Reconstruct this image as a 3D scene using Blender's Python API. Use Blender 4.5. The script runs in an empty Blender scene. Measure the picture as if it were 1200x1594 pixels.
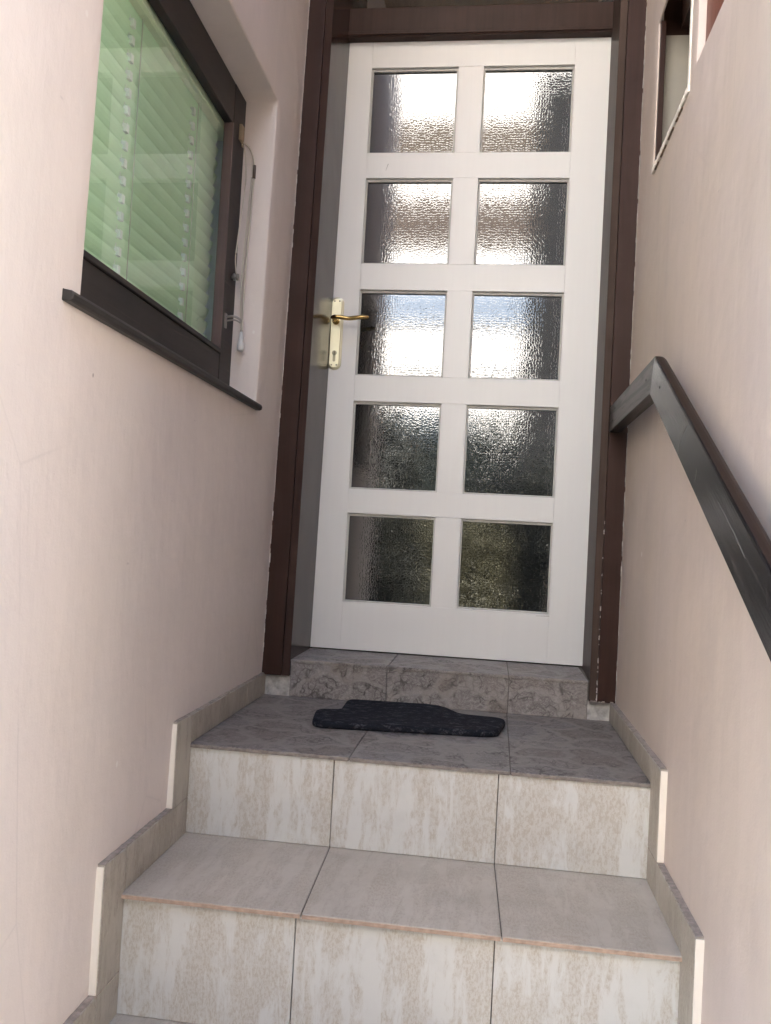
import bpy, bmesh, math, random
from mathutils import Vector, Matrix, noise
random.seed(7)
R = math.radians
sc = bpy.context.scene
COL = sc.collection

# ------------------------------------------------------------------ camera
cd = bpy.data.cameras.new("camera"); cam = bpy.data.objects.new("camera", cd); COL.objects.link(cam)
cam.location = (0.552, -2.5852, 0.3565); cam.rotation_euler = (1.6022, -0.0537, 0.1248)
cd.sensor_fit = 'VERTICAL'; cd.sensor_height = 24.0; cd.lens = 24.0 * 1300.0 / 1594.0
cd.clip_start = 0.02; cd.clip_end = 3000
sc.camera = cam

# ------------------------------------------------------------------ light
SUN_EL, SUN_AZ = R(56), R(12)          # the sun stands behind the house, so the entrance is in open shade
w = bpy.data.worlds.new("World"); sc.world = w; w.use_nodes = True
nt = w.node_tree; nt.nodes.clear()
sky = nt.nodes.new('ShaderNodeTexSky'); sky.sky_type = 'NISHITA'; sky.sun_disc = False
sky.sun_elevation = SUN_EL; sky.sun_rotation = SUN_AZ; sky.air_density = 1.0; sky.dust_density = 2.0; sky.ozone_density = 1.0
bg = nt.nodes.new('ShaderNodeBackground'); bg.inputs[1].default_value = 0.13
wo = nt.nodes.new('ShaderNodeOutputWorld')
nt.links.new(sky.outputs[0], bg.inputs[0]); nt.links.new(bg.outputs[0], wo.inputs[0])
sl = bpy.data.lights.new("sun", 'SUN'); sl.energy = 5.0; sl.angle = R(0.5); sl.color = (1, .955, .89)
so = bpy.data.objects.new("sun", sl); COL.objects.link(so)
sd = Vector((math.sin(SUN_AZ) * math.cos(SUN_EL), math.cos(SUN_AZ) * math.cos(SUN_EL), math.sin(SUN_EL)))
so.rotation_euler = (-sd).to_track_quat('-Z', 'Y').to_euler(); so.location = sd * 20
sc.view_settings.view_transform = 'Standard'; sc.view_settings.look = 'None'
sc.view_settings.exposure = 3.62; sc.view_settings.gamma = 1.0
sc.cycles.max_bounces = 10; sc.cycles.diffuse_bounces = 6; sc.cycles.glossy_bounces = 6

# ------------------------------------------------------------------ materials
class NT:
    def __init__(s, name):
        s.m = bpy.data.materials.new(name); s.m.use_nodes = True
        s.t = s.m.node_tree; s.b = s.t.nodes['Principled BSDF']; s.out = s.t.nodes['Material Output']
        s.tc = s.n('ShaderNodeTexCoord')
    def n(s, k, **kw):
        x = s.t.nodes.new(k)
        for a, v in kw.items(): setattr(x, a, v)
        return x
    def l(s, a, b): s.t.links.new(a, b)
    def mp(s, scale=(1, 1, 1), loc=(0, 0, 0), src=None):
        m = s.n('ShaderNodeMapping'); m.inputs['Scale'].default_value = scale; m.inputs['Location'].default_value = loc
        s.l(src or s.tc.outputs['Object'], m.inputs[0]); return m.outputs[0]
    def noise(s, scale, detail=4, rough=.55, vec=None, dist=0):
        x = s.n('ShaderNodeTexNoise'); x.inputs['Scale'].default_value = scale; x.inputs['Detail'].default_value = detail
        x.inputs['Roughness'].default_value = rough; x.inputs['Distortion'].default_value = dist
        s.l(vec or s.tc.outputs['Object'], x.inputs['Vector']); return x.outputs['Fac']
    def vor(s, scale, feature='F1', rnd=1., vec=None, out='Distance', smooth=None):
        x = s.n('ShaderNodeTexVoronoi'); x.feature = feature; x.inputs['Scale'].default_value = scale
        x.inputs['Randomness'].default_value = rnd
        if smooth is not None: x.inputs['Smoothness'].default_value = smooth
        s.l(vec or s.tc.outputs['Object'], x.inputs['Vector']); return x.outputs[out]
    def ramp(s, f, stops):
        r = s.n('ShaderNodeValToRGB'); e = r.color_ramp.elements
        while len(e) < len(stops): e.new(.5)
        for i, (p, c) in enumerate(stops):
            e[i].position = p; e[i].color = (c, c, c, 1) if isinstance(c, (int, float)) else (*c, 1)
        s.l(f, r.inputs[0]); return r.outputs[0]
    def mix(s, f, a, b, mode='MIX'):
        m = s.n('ShaderNodeMix'); m.data_type = 'RGBA'; m.blend_type = mode
        for v, i in ((f, 0), (a, 6), (b, 7)):
            if hasattr(v, 'links'): s.l(v, m.inputs[i])
            elif i == 0: m.inputs[0].default_value = v
            else: m.inputs[i].default_value = (*v, 1) if len(v) == 3 else v
        return m.outputs[2]
    def mul(s, a, b, op='MULTIPLY'):
        m = s.n('ShaderNodeMath'); m.operation = op
        for v, i in ((a, 0), (b, 1)):
            if hasattr(v, 'links'): s.l(v, m.inputs[i])
            else: m.inputs[i].default_value = v
        return m.outputs[0]
    def bump(s, h, strength=.3, dist=.002, prev=None):
        b = s.n('ShaderNodeBump'); b.inputs['Strength'].default_value = strength; b.inputs['Distance'].default_value = dist
        s.l(h, b.inputs['Height'])
        if prev: s.l(prev, b.inputs['Normal'])
        return b.outputs[0]
    def set(s, color=None, rough=None, normal=None, metal=None, spec=None, coat=None, coat_rough=.1):
        for k, v in (('Base Color', color), ('Roughness', rough), ('Normal', normal), ('Metallic', metal), ('Specular IOR Level', spec), ('Coat Weight', coat)):
            if v is None: continue
            if hasattr(v, 'links'): s.l(v, s.b.inputs[k])
            elif k == 'Base Color': s.b.inputs[k].default_value = (*v, 1)
            else: s.b.inputs[k].default_value = v
        if coat: s.b.inputs['Coat Roughness'].default_value = coat_rough
        return s.m

def plaster(name, base, chips=True, dirt=.5, alt=None):
    s = NT(name)
    big = s.noise(1.7, 3, .5); mid = s.noise(9, 5, .6, s.mp((1, 1, .45))); fine = s.noise(330, 3, .6)
    streak = s.noise(3, 5, .6, s.mp((9, 9, .5)))
    c = s.mix(s.ramp(big, [(.35, 0.), (.7, 1.)]), base, alt or tuple(min(1, v * k) for v, k in zip(base, (.97, 1.0, 1.02))))
    c = s.mix(s.mul(s.ramp(mid, [(.45, 0.), (.75, 1.)]), .35 * dirt), c, tuple(v * .72 for v in base))
    c = s.mix(s.mul(s.ramp(streak, [(.5, 0.), (.72, 1.)]), .22 * dirt), c, tuple(min(1, v * 1.16 + .02) for v in base))
    # small knocks: pale chips and dark scuffs
    v1 = s.vor(11, vec=s.mp((1, 1, .7))); m1 = s.ramp(v1, [(.035, 1.), (.055, 0.)])
    gate = s.ramp(s.noise(2.3, 2), [(.56, 0.), (.6, 1.)])
    c = s.mix(s.mul(m1, gate), c, (.82, .77, .72))
    v2 = s.vor(8, vec=s.mp((1, 1.6, 1), (3.3, 1.1, 5.2))); m2 = s.ramp(v2, [(.02, 1.), (.035, 0.)])
    gate2 = s.ramp(s.noise(3.1, 2, vec=s.mp((1, 1, 1), (5, 5, 5))), [(.54, 0.), (.58, 1.)])
    c = s.mix(s.mul(s.mul(m2, gate2), .7), c, (.2, .15, .13))
    hv = s.vor(1.0, 'DISTANCE_TO_EDGE', 1., s.mp((1.6, 2.6, 1.1), (.4, .2, .9), None))
    wobv = s.noise(7, 5, .7)
    hair = s.ramp(s.mul(hv, s.mul(s.mul(wobv, .8), .6, 'ADD')), [(.0016, 1.), (.0042, 0.)])
    hg = s.ramp(s.noise(1.9, 2, vec=s.mp((1, 1, 1), (8, 1, 3))), [(.5, 0.), (.6, 1.)])
    c = s.mix(s.mul(s.mul(hair, hg), .28), c, tuple(v * .62 for v in base))
    v3 = s.vor(17, vec=s.mp((1, .55, 1.5), (1.3, 7.1, 2.2))); m3 = s.ramp(v3, [(.03, 1.), (.06, 0.)])
    gate3 = s.ramp(s.noise(2.7, 2, vec=s.mp((1, 1, 1), (1, 9, 5))), [(.5, 0.), (.56, 1.)])
    c = s.mix(s.mul(s.mul(m3, gate3), .5), c, tuple(v * .68 for v in base))
    n1 = s.bump(fine, .22, .0012)
    n2 = s.bump(s.noise(5, 3), .55, .012, n1)
    n3 = s.bump(s.noise(40, 5, .65, vec=s.mp((1, 1, .5))), .38, .0035, n2)
    n3 = s.bump(s.noise(14, 6, .7, vec=s.mp((1, 2.5, .35), (2, 2, 2)), dist=.8), .16, .005, n3)
    return s.set(c, .62, n3, spec=.35)

def travertine(name, light, dark, axis, tone=1., rough=.34, dust=0.):
    s = NT(name)
    sc_ = {'z': (52, 52, 13), 'y': (44, 11, 44)}[axis]
    a = s.noise(1.0, 8, .76, s.mp(sc_), .5)
    sc2 = {'z': (15, 15, 2.2), 'y': (14, 2.0, 14)}[axis]
    b = s.noise(1.0, 4, .6, s.mp(sc2, (4, 2, 7)))
    f = s.ramp(s.mul(s.mul(a, .6), s.mul(b, .55), 'ADD'), [(.52, 0.), (.60, 1.)])
    spk = s.ramp(s.noise(240, 4, .8, s.mp((1, 1, .45) if axis == 'z' else (1, .45, 1))), [(.47, 0.), (.56, 1.)])
    f2 = s.mul(s.mul(f, s.mix(.62, (1, 1, 1), spk)), .8)
    c = s.mix(f2, light, dark)
    c = s.mix(s.mul(s.ramp(s.noise(27, 5, .6), [(.5, 0.), (.68, 1.)]), .3), c, tuple(v * .86 for v in light))
    if dust:
        c = s.mix(s.mul(s.ramp(s.noise(6, 6, .65), [(.42, 0.), (.68, 1.)]), dust), c, tuple(v * .8 for v in dark))
        c = s.mix(s.mul(s.ramp(s.noise(120, 2), [(.68, 0.), (.74, 1.)]), dust * .8), c, (.6, .57, .52))
    n = s.bump(spk, .12, .0006); n = s.bump(s.noise(3, 2), .25, .004, n)
    return s.set(c, s.ramp(s.noise(14, 4), [(.3, rough - .06), (.7, rough + .16)]), n)

def slate(name, tone=1., jm=.65):
    s = NT(name)
    dv = s.n('ShaderNodeVectorMath'); dv.operation = 'SCALE'
    nn = s.n('ShaderNodeTexNoise'); nn.inputs['Scale'].default_value = 11; nn.inputs['Detail'].default_value = 3
    s.l(s.tc.outputs['Object'], nn.inputs['Vector']); s.l(nn.outputs['Color'], dv.inputs[0]); dv.inputs['Scale'].default_value = .11
    ad = s.n('ShaderNodeVectorMath'); s.l(s.tc.outputs['Object'], ad.inputs[0]); s.l(dv.outputs[0], ad.inputs[1])
    vec = s.mp((8.5, 8.5, 11), (.3, .7, .4), ad.outputs[0])
    edge = s.vor(1.0, 'DISTANCE_TO_EDGE', 1., vec)
    cell = s.vor(1.0, 'F1', 1., vec, 'Color')
    joint = s.ramp(edge, [(.05, 1.), (.10, 0.)])
    t = tone
    stone = s.ramp(cell, [(.1, (.24 * t, .205 * t, .185 * t)), (.5, (.31 * t, .275 * t, .255 * t)), (.9, (.27 * t, .26 * t, .265 * t))])
    crack = s.ramp(s.noise(30, 8, .8, s.mp((1, 1, 1.6)), 2.4), [(.455, 0.), (.49, 1.), (.51, 1.), (.545, 0.)])
    stone = s.mix(s.mul(crack, .75), stone, (.09 * t, .075 * t, .07 * t))
    fv = s.vor(1.0, 'DISTANCE_TO_EDGE', 1., s.mp((34, 34, 46), (1, 5, 2), ad.outputs[0]))
    gate = s.ramp(s.noise(16, 4, .6, s.mp((1, 1, 1), (7, 2, 2))), [(.42, 0.), (.58, 1.)])
    stone = s.mix(s.mul(s.mul(s.ramp(fv, [(.03, 1.), (.09, 0.)]), gate), .9), stone, (.06 * t, .05 * t, .045 * t))
    stone = s.mix(s.mul(s.ramp(s.noise(75, 5, .7, s.mp((1, 1, 1), (3, 3, 3))), [(.54, 0.), (.66, 1.)]), .6), stone, (.40 * t, .375 * t, .35 * t))
    c = s.mix(s.mul(joint, jm), stone, (.36 * t, .33 * t, .30 * t))
    c = s.mix(s.mul(s.ramp(s.noise(7, 5, .6), [(.4, 0.), (.7, 1.)]), .35), c, (.32 * t, .29 * t, .275 * t))
    h = s.mix(joint, s.noise(55, 6, .75), (.35, .35, .35))
    return s.set(c, .5, s.bump(h, .65, .003))

def paint_wood(name, base, grain=.25, coat=.5, rough=.35, wear=None, axis='z', coat_rough=.12, spec=.5, amt=1., wt=.60, slope=0.):
    s = NT(name); src = None
    if slope:
        m = s.n('ShaderNodeMapping'); m.inputs['Rotation'].default_value = (-math.atan(slope), 0, 0)
        s.l(s.tc.outputs['Object'], m.inputs[0]); src = m.outputs[0]
    sc_ = {'z': (60, 60, 2.5), 'y': (60, 3, 60), 'x': (3, 60, 60)}[axis]
    g = s.noise(1, 5, .6, s.mp(sc_, src=src), .6)
    c = s.mix(s.ramp(g, [(.35, 0.), (.7, 1.)]), base, tuple(v * (1 - .3 * amt) for v in base))
    c = s.mix(s.mul(s.ramp(s.noise(9, 4), [(.45, 0.), (.8, 1.)]), .35 * amt), c, tuple(min(1, v * 1.5 + .01) for v in base))
    if wear:
        ww = s.ramp(s.noise(1, 6, .7, s.mp(tuple(v * .7 for v in sc_), (9, 3, 1), src), .5), [(wt, 0.), (wt + .08, 1.)])
        c = s.mix(s.mul(ww, .6), c, wear)
    n = s.bump(g, grain, .0012); n = s.bump(s.noise(4, 2), .35, .006, n)
    return s.set(c, rough, n, coat=coat, coat_rough=coat_rough, spec=spec)

def textured_glass():
    """patterned (hammered) door glass with a dark hall behind it: strong mirror-like surface broken by small facets"""
    s = NT('hammered_glass')
    vec = s.mp((1, 1, 1))
    nz = s.n('ShaderNodeTexNoise'); nz.inputs['Scale'].default_value = 26; nz.inputs['Detail'].default_value = 2
    s.l(s.tc.outputs['Object'], nz.inputs['Vector'])
    vm = s.n('ShaderNodeVectorMath'); vm.operation = 'SCALE'; vm.inputs['Scale'].default_value = .006; s.l(nz.outputs['Color'], vm.inputs[0])
    va = s.n('ShaderNodeVectorMath'); s.l(vec, va.inputs[0]); s.l(vm.outputs[0], va.inputs[1])
    v = s.ramp(s.vor(125, 'DISTANCE_TO_EDGE', .7, va.outputs[0]), [(0., 0.), (.16, .7), (.42, 1.)])
    n = s.bump(v, .035, .0011)
    n = s.bump(s.noise(90, 3, .6), .02, .0008, n)
    n = s.bump(s.noise(6, 1), .02, .004, n)
    gl = s.n('ShaderNodeBsdfAnisotropic'); gl.inputs['Roughness'].default_value = .025; gl.inputs['Color'].default_value = (.96, .98, 1, 1)
    s.l(n, gl.inputs['Normal'])
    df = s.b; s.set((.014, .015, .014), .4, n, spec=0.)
    mx = s.n('ShaderNodeMixShader'); mx.inputs[0].default_value = .55
    fr = s.n('ShaderNodeFresnel'); fr.inputs['IOR'].default_value = 2.15; s.l(n, fr.inputs['Normal'])
    s.l(fr.outputs[0], mx.inputs[0])
    s.l(df.outputs[0], mx.inputs[1]); s.l(gl.outputs[0], mx.inputs[2]); s.l(mx.outputs[0], s.out.inputs[0])
    return s.m

def clear_glass(name, refl_ior=1.55, tint=(.95, 1, .96)):
    s = NT(name)
    tr = s.n('ShaderNodeBsdfTransparent'); tr.inputs[0].default_value = (*tint, 1)
    gl = s.n('ShaderNodeBsdfAnisotropic'); gl.inputs['Roughness'].default_value = .0; gl.inputs['Color'].default_value = (1, 1, 1, 1)
    fr = s.n('ShaderNodeFresnel'); fr.inputs['IOR'].default_value = refl_ior
    ge = s.n('ShaderNodeNewGeometry'); fac = s.mul(fr.outputs[0], s.mul(1.0, ge.outputs['Backfacing'], 'SUBTRACT'))
    mx = s.n('ShaderNodeMixShader'); s.l(fac, mx.inputs[0]); s.l(tr.outputs[0], mx.inputs[1]); s.l(gl.outputs[0], mx.inputs[2])
    s.l(mx.outputs[0], s.out.inputs[0]); return s.m

def flat(name, c, rough=.5, metal=0, n=0, scale=80, coat=None, spec=.5, var=.12):
    s = NT(name)
    col = s.mix(s.ramp(s.noise(scale * .3, 4), [(.35, 0.), (.7, 1.)]), c, tuple(v * (1 - var) for v in c))
    return s.set(col, rough, s.bump(s.noise(scale, 3), n, .001) if n else None, metal, spec=spec, coat=coat)

PINK = (.66, .53, .48)
M = dict(
    wall_l=plaster('pink_plaster', (.73, .65, .605), dirt=.5, alt=(.73, .66, .59)),
    wall_r=plaster('pink_plaster_warm', (.60, .51, .46), dirt=.8, alt=(.62, .52, .43)),
    reveal=plaster('reveal_plaster', (.74, .63, .58), dirt=.3),
    cream=plaster('cream_plaster', (.86, .79, .69), dirt=.5),
    rough=flat('rough_render', (.55, .53, .50), .9, n=1., scale=160, var=.5),
    riser=travertine('travertine_riser', (.635, .63, .60), (.44, .385, .31), 'z'),
    tread=travertine('travertine_tread', (.49, .445, .38), (.36, .31, .25), 'y', rough=.42, dust=.4),
    skirt=travertine('travertine_skirting', (.47, .43, .365), (.31, .265, .21), 'z', rough=.45, dust=.5),
    lip=flat('unglazed_clay', (.50, .36, .27), .8, n=.4, scale=300, var=.3),
    slate=slate('slate_pattern_tile', .95, .5), slate2=slate('slate_pattern_landing', .76, .6),
    grout=flat('grout', (.17, .15, .13), .9, n=.5, scale=400, var=.35),
    door=paint_wood('white_door_paint', (.80, .79, .765), .05, coat=.15, rough=.38, coat_rough=.3, amt=.06),
    bead=paint_wood('grey_putty_bead', (.60, .59, .55), .3, coat=0, rough=.6, amt=.5),
    brown=paint_wood('chocolate_paint', (.042, .020, .015), .10, coat=.0, rough=.42, spec=.2),
    jamb=paint_wood('glossy_chocolate_paint', (.052, .032, .027), .04, coat=0, rough=.2, spec=.09),
    winwood=paint_wood('weathered_dark_paint', (.030, .024, .022), .25, coat=.0, rough=.55, wear=(.10, .075, .06), axis='y'),
    winside=paint_wood('faded_purple_brown', (.13, .085, .08), .25, coat=.0, rough=.5, wear=(.25, .2, .18)),
    rail=paint_wood('varnished_rail', (.010, .009, .009), .6, coat=.0, rough=.27, spec=.32, wear=(.055, .048, .044), axis='y', wt=.52, slope=.5445),
    railend=paint_wood('weathered_rail_end', (.020, .016, .014), .8, coat=.0, rough=.4, spec=.35, wear=(.14, .12, .11), axis='y', wt=.47),
    railtop=paint_wood('rubbed_rail_top', (.018, .008, .005), .3, coat=.0, rough=.42, wear=(.035, .016, .01), axis='y', spec=.18, slope=.5445),
    shutter=paint_wood('red_brown_board', (.22, .075, .045), .6, coat=.1, rough=.55, wear=(.42, .24, .17)),
    brass=flat('brass', (.80, .60, .28), .24, 1, .05, 60), brassdark=flat('aged_brass', (.52, .36, .14), .26, 1, .1, 60, var=.35),
    champagne=flat('satin_brass_plate', (.74, .70, .52), .33, .85, .03, 60),
    black=flat('black_hole', (.012, .011, .010), .7),
    lock=flat('lock_steel', (.30, .28, .2), .35, 1),
    slat=flat('pale_green_slat', (.74, .94, .72), .42, n=.02, var=.05), headrail=flat('cream_headrail', (.93, .94, .76), .4, var=.08),
    string=flat('white_string', (.75, .76, .70), .7), cord=flat('cream_cord', (.62, .57, .47), .6),
    plastic=flat('white_plastic', (.72, .72, .69), .35), metal=flat('dull_steel', (.42, .39, .36), .4, .9, .2, 200),
    room=flat('room_wall', (.30, .36, .34), .8), blue=flat('bluish_curtain', (.38, .46, .60), .8, n=.4, scale=30, var=.4),
    rubber=None, glass=textured_glass(), clear=clear_glass('window_glass', 1.5), dark_glass=None,
)
s = NT('black_rubber')
rc = s.mix(s.mul(s.ramp(s.noise(70, 6, .8, s.mp((.6, 1, 1))), [(.52, 0.), (.64, 1.)]), .55), (.012, .013, .018), (.14, .14, .15))
M['rubber'] = s.set(rc, .8, s.bump(s.noise(160, 5, .7), .8, .002), spec=.15)
s = NT('dark_window_glass'); M['dark_glass'] = s.set((.022, .022, .02), .03, s.bump(s.noise(6, 2), .10, .004), spec=.9)
s.b.inputs['IOR'].default_value = 1.9

# ------------------------------------------------------------------ mesh helpers
def box(bm, x0, x1, y0, y1, z0, z1, mi=0):
    vs = [bm.verts.new((x, y, z)) for x in (x0, x1) for y in (y0, y1) for z in (z0, z1)]
    for q in ((0, 1, 3, 2), (4, 6, 7, 5), (0, 4, 5, 1), (2, 3, 7, 6), (0, 2, 6, 4), (1, 5, 7, 3)):
        f = bm.faces.new([vs[i] for i in q]); f.material_index = mi
def prism(bm, pts, a, b, axis='x', mi=0):
    """closed polygon pts (2D) swept along one axis from a to b"""
    def P(u, v, t): return {'x': (t, u, v), 'y': (u, t, v), 'z': (u, v, t)}[axis]
    A = [bm.verts.new(P(u, v, a)) for u, v in pts]; B = [bm.verts.new(P(u, v, b)) for u, v in pts]
    fs = [bm.faces.new(A), bm.faces.new(B[::-1])]
    n = len(pts)
    for i in range(n): fs.append(bm.faces.new((A[i], B[i], B[(i + 1) % n], A[(i + 1) % n])))
    for f in fs: f.material_index = mi
    return fs
def tube(bm, pts, r, seg=8, cap=True, flatz=1.):
    pts = [Vector(p) for p in pts]; rings = []
    rs = r if isinstance(r, (list, tuple)) else [r] * len(pts)
    up = Vector((0, 0, 1))
    for i, p in enumerate(pts):
        d = (pts[min(i + 1, len(pts) - 1)] - pts[max(i - 1, 0)]).normalized()
        u = d.cross(up)
        if u.length < .1: u = d.cross(Vector((0, 1, 0)))
        u.normalize(); v = d.cross(u).normalized()
        rings.append([bm.verts.new(p + (u * math.cos(2 * math.pi * k / seg) + v * flatz * math.sin(2 * math.pi * k / seg)) * rs[i]) for k in range(seg)])
    for a, b in zip(rings, rings[1:]):
        for k in range(seg): f = bm.faces.new((a[k], a[(k + 1) % seg], b[(k + 1) % seg], b[k])); f.smooth = True
    if cap: bm.faces.new(rings[0][::-1]); bm.faces.new(rings[-1])
def disc(bm, c, r, depth, axis='y', seg=20):
    pts = [(c[0] + r * math.cos(2 * math.pi * k / seg), c[1] + r * math.sin(2 * math.pi * k / seg)) for k in range(seg)]
    prism(bm, pts, depth[0], depth[1], axis)
def smooth_pts(pts, n=6):
    """Catmull-Rom through the points"""
    P = [Vector(p) for p in pts]; P = [P[0]] + P + [P[-1]]; out = []
    for i in range(1, len(P) - 2):
        for k in range(n):
            t = k / n; a, b, c, d = P[i - 1:i + 3]
            out.append(.5 * ((2 * b) + (c - a) * t + (2 * a - 5 * b + 4 * c - d) * t * t + (3 * b - a - 3 * c + d) * t ** 3))
    out.append(P[-2]); return out

BASE = {}
def thing(name, label, cat, loc=(0, 0, 0), group=None, kind=None):
    o = bpy.data.objects.new(name, None); o.empty_display_size = .1; COL.objects.link(o); o.location = loc
    o['label'] = label; o['category'] = cat
    if group: o['group'] = group
    if kind: o['kind'] = kind
    BASE[o] = Vector(loc); return o
def obj(name, bm, mats, parent=None, bevel=0, seg=2, label=None, cat=None, kind=None, group=None, smooth=False, base=None):
    if not isinstance(mats, (list, tuple)): mats = [mats]
    b = BASE.get(parent, Vector((0, 0, 0))) if parent else Vector(base or (0, 0, 0))
    bmesh.ops.translate(bm, vec=-b, verts=bm.verts)
    bmesh.ops.recalc_face_normals(bm, faces=bm.faces)
    me = bpy.data.meshes.new(name); bm.to_mesh(me); bm.free()
    for m in mats: me.materials.append(m)
    if smooth:
        for p in me.polygons: p.use_smooth = True
    o = bpy.data.objects.new(name, me); COL.objects.link(o)
    if parent: o.parent = parent; BASE[o] = b
    elif base: o.location = b; BASE[o] = b
    if bevel:
        md = o.modifiers.new('bevel', 'BEVEL'); md.width = bevel; md.segments = seg; md.limit_method = 'ANGLE'; md.angle_limit = R(40)
    if label: o['label'] = label
    if cat: o['category'] = cat
    if kind: o['kind'] = kind
    if group: o['group'] = group
    return o
B = bmesh.new

# ------------------------------------------------------------------ key dimensions (metres, door sill = 0)
XW = .907                                    # right wall face
def XL(z): return -.072 + .014 * max(z, -.3)  # left wall face, a little out of plumb
YT = -.252                                   # face of the threshold and of the door frame
ZL, ZB, ZD = -.105, -.296, -.512             # landing, second and third tread
YA, YB = -.839, -1.141
SXL, SXR = -.063, .8935                      # faces of the skirting tiles
GZ = -1.15

# ------------------------------------------------------------------ ground
bm = B()
N = 60
xs = [-200, -60, -20] + [-12 + i for i in range(25)] + [20, 60, 200]
vsx = []
for x in xs:
    vsx.append([bm.verts.new((x, y, GZ)) for y in [-300, -80, -30] + [-20 + 2 * j for j in range(14)] + [30, 200]])
for i in range(len(vsx) - 1):
    for j in range(len(vsx[0]) - 1): bm.faces.new((vsx[i][j], vsx[i + 1][j], vsx[i + 1][j + 1], vsx[i][j + 1]))
obj('ground', bm, flat('pale_concrete_ground', (.54, .48, .39), .85, n=.3, scale=40, var=.25), kind='structure')

# ------------------------------------------------------------------ stairs
st = thing('staircase', 'narrow staircase with pale travertine-look risers climbing to a dark slate-pattern landing', 'stairs', (.41, YB, GZ))
def tile_row_h(bm, y0, y1, zt, joints, x0, x1, th=.008, g=.0010, skew=0, mi=0):
    """a row of horizontal tiles between joints; top at zt"""
    e = [x0] + list(joints) + [x1]
    for i in range(len(e) - 1):
        a0 = e[i] + (g if i else 0); a1 = e[i + 1] - (g if i < len(e) - 2 else 0)
        sk0 = skew if i else 0; sk1 = skew if i < len(e) - 2 else 0
        P = [(a0 + sk0, y0), (a1 + sk1, y0), (a1, y1), (a0, y1)]
        fs = prism(bm, P, zt - th, zt, 'z', mi)
def tile_row_v(bm, yf, z0, z1, joints, x0, x1, th=.008, g=.0009):
    e = [x0] + list(joints) + [x1]
    for i in range(len(e) - 1):
        a0 = e[i] + (g if i else 0); a1 = e[i + 1] - (g if i < len(e) - 2 else 0)
        box(bm, a0, a1, yf, yf + th, z0, z1)
X0, X1 = -.066, .897
# concrete core with grout-coloured faces just behind the tiles
steps = [(0.02, YT + .006, -.0025), (YT + .004, YA + .0065, ZL - .0025), (YA + .005, YB + .0065, ZB - .0025)]
bm = B()
ys = [YA, YB, -1.47, -1.775, -2.08, -2.385]; zs = [ZL, ZB, ZD, -.724, -.937, GZ]
prof = [(.9, GZ - .05), (.9, -.0025), (YT + .006, -.0025), (YT + .006, ZL - .0025)]
for i in range(5):
    prof += [(ys[i] + .0065, zs[i] - .0025), (ys[i] + .0065, zs[i + 1] - .0025)]
prof += [(ys[4] + .0065, GZ - .05)]
prism(bm, prof, X0 - .012, X1 + .012, 'x')
obj('stair_core', bm, M['grout'], st)
JT = (.2855, .620)
JS = (.250, .5925)
# threshold
bm = B(); tile_row_h(bm, YT - .004, .001, 0, JT, .0085, .8335, skew=0)
th = obj('threshold_tread', bm, M['slate'], st, bevel=.0012)
bm = B(); tile_row_v(bm, YT, ZL + .0004, -.0085, (.284, .6215), .0085, .8335)
obj('threshold_riser', bm, M['slate'], st, bevel=.001)
for a, b, c in ((-.075, .0068, -.047), (.8352, .906, -.053)):
    bm = B(); box(bm, a, b, YT + .003, YT + .02, ZL, c); obj('render_patch', bm, M['rough'], st)
# landing (step one) and following steps
def step(i, zt, yb, yf, mat_t, joints, skew, lipm, over=.009):
    s = obj('step', B_riser(yf, zs[i + 1], zt), M['riser'], st, bevel=.0008)
    bm = B(); tile_row_h(bm, yf - over, yb, zt, joints, X0, X1, skew=skew)
    obj('tread', bm, mat_t, s, bevel=.0014)
    bm = B(); e = [X0 + .001] + [j + skew for j in joints] + [X1 - .001]
    for k in range(3): box(bm, e[k] + .002, e[k + 1] - .002, yf - over - .0014, yf - over + .002, zt - .0079, zt - .0016)
    obj('tread_lip', bm, lipm, s)
def B_riser(yf, z0, z1):
    bm = B(); tile_row_v(bm, yf, z0 + .001, z1 - .009, JS, X0, X1); return bm
step(0, ZL, YT + .006, YA, M['slate2'], JT, -.004, flat('slate_tile_edge', (.27, .23, .20), .7, n=.4, scale=300, var=.4), .004)
step(1, ZB, YA + .006, YB, M['tread'], JS, .011, M['lip'], .012)
step(2, ZD, YB + .006, ys[2], M['tread'], JS, .008, M['lip'], .012)
step(3, zs[3], ys[2] + .006, ys[3], M['tread'], JS, 0, M['lip'], .012)
step(4, zs[4], ys[3] + .006, ys[4], M['tread'], JS, 0, M['lip'], .012)
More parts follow.
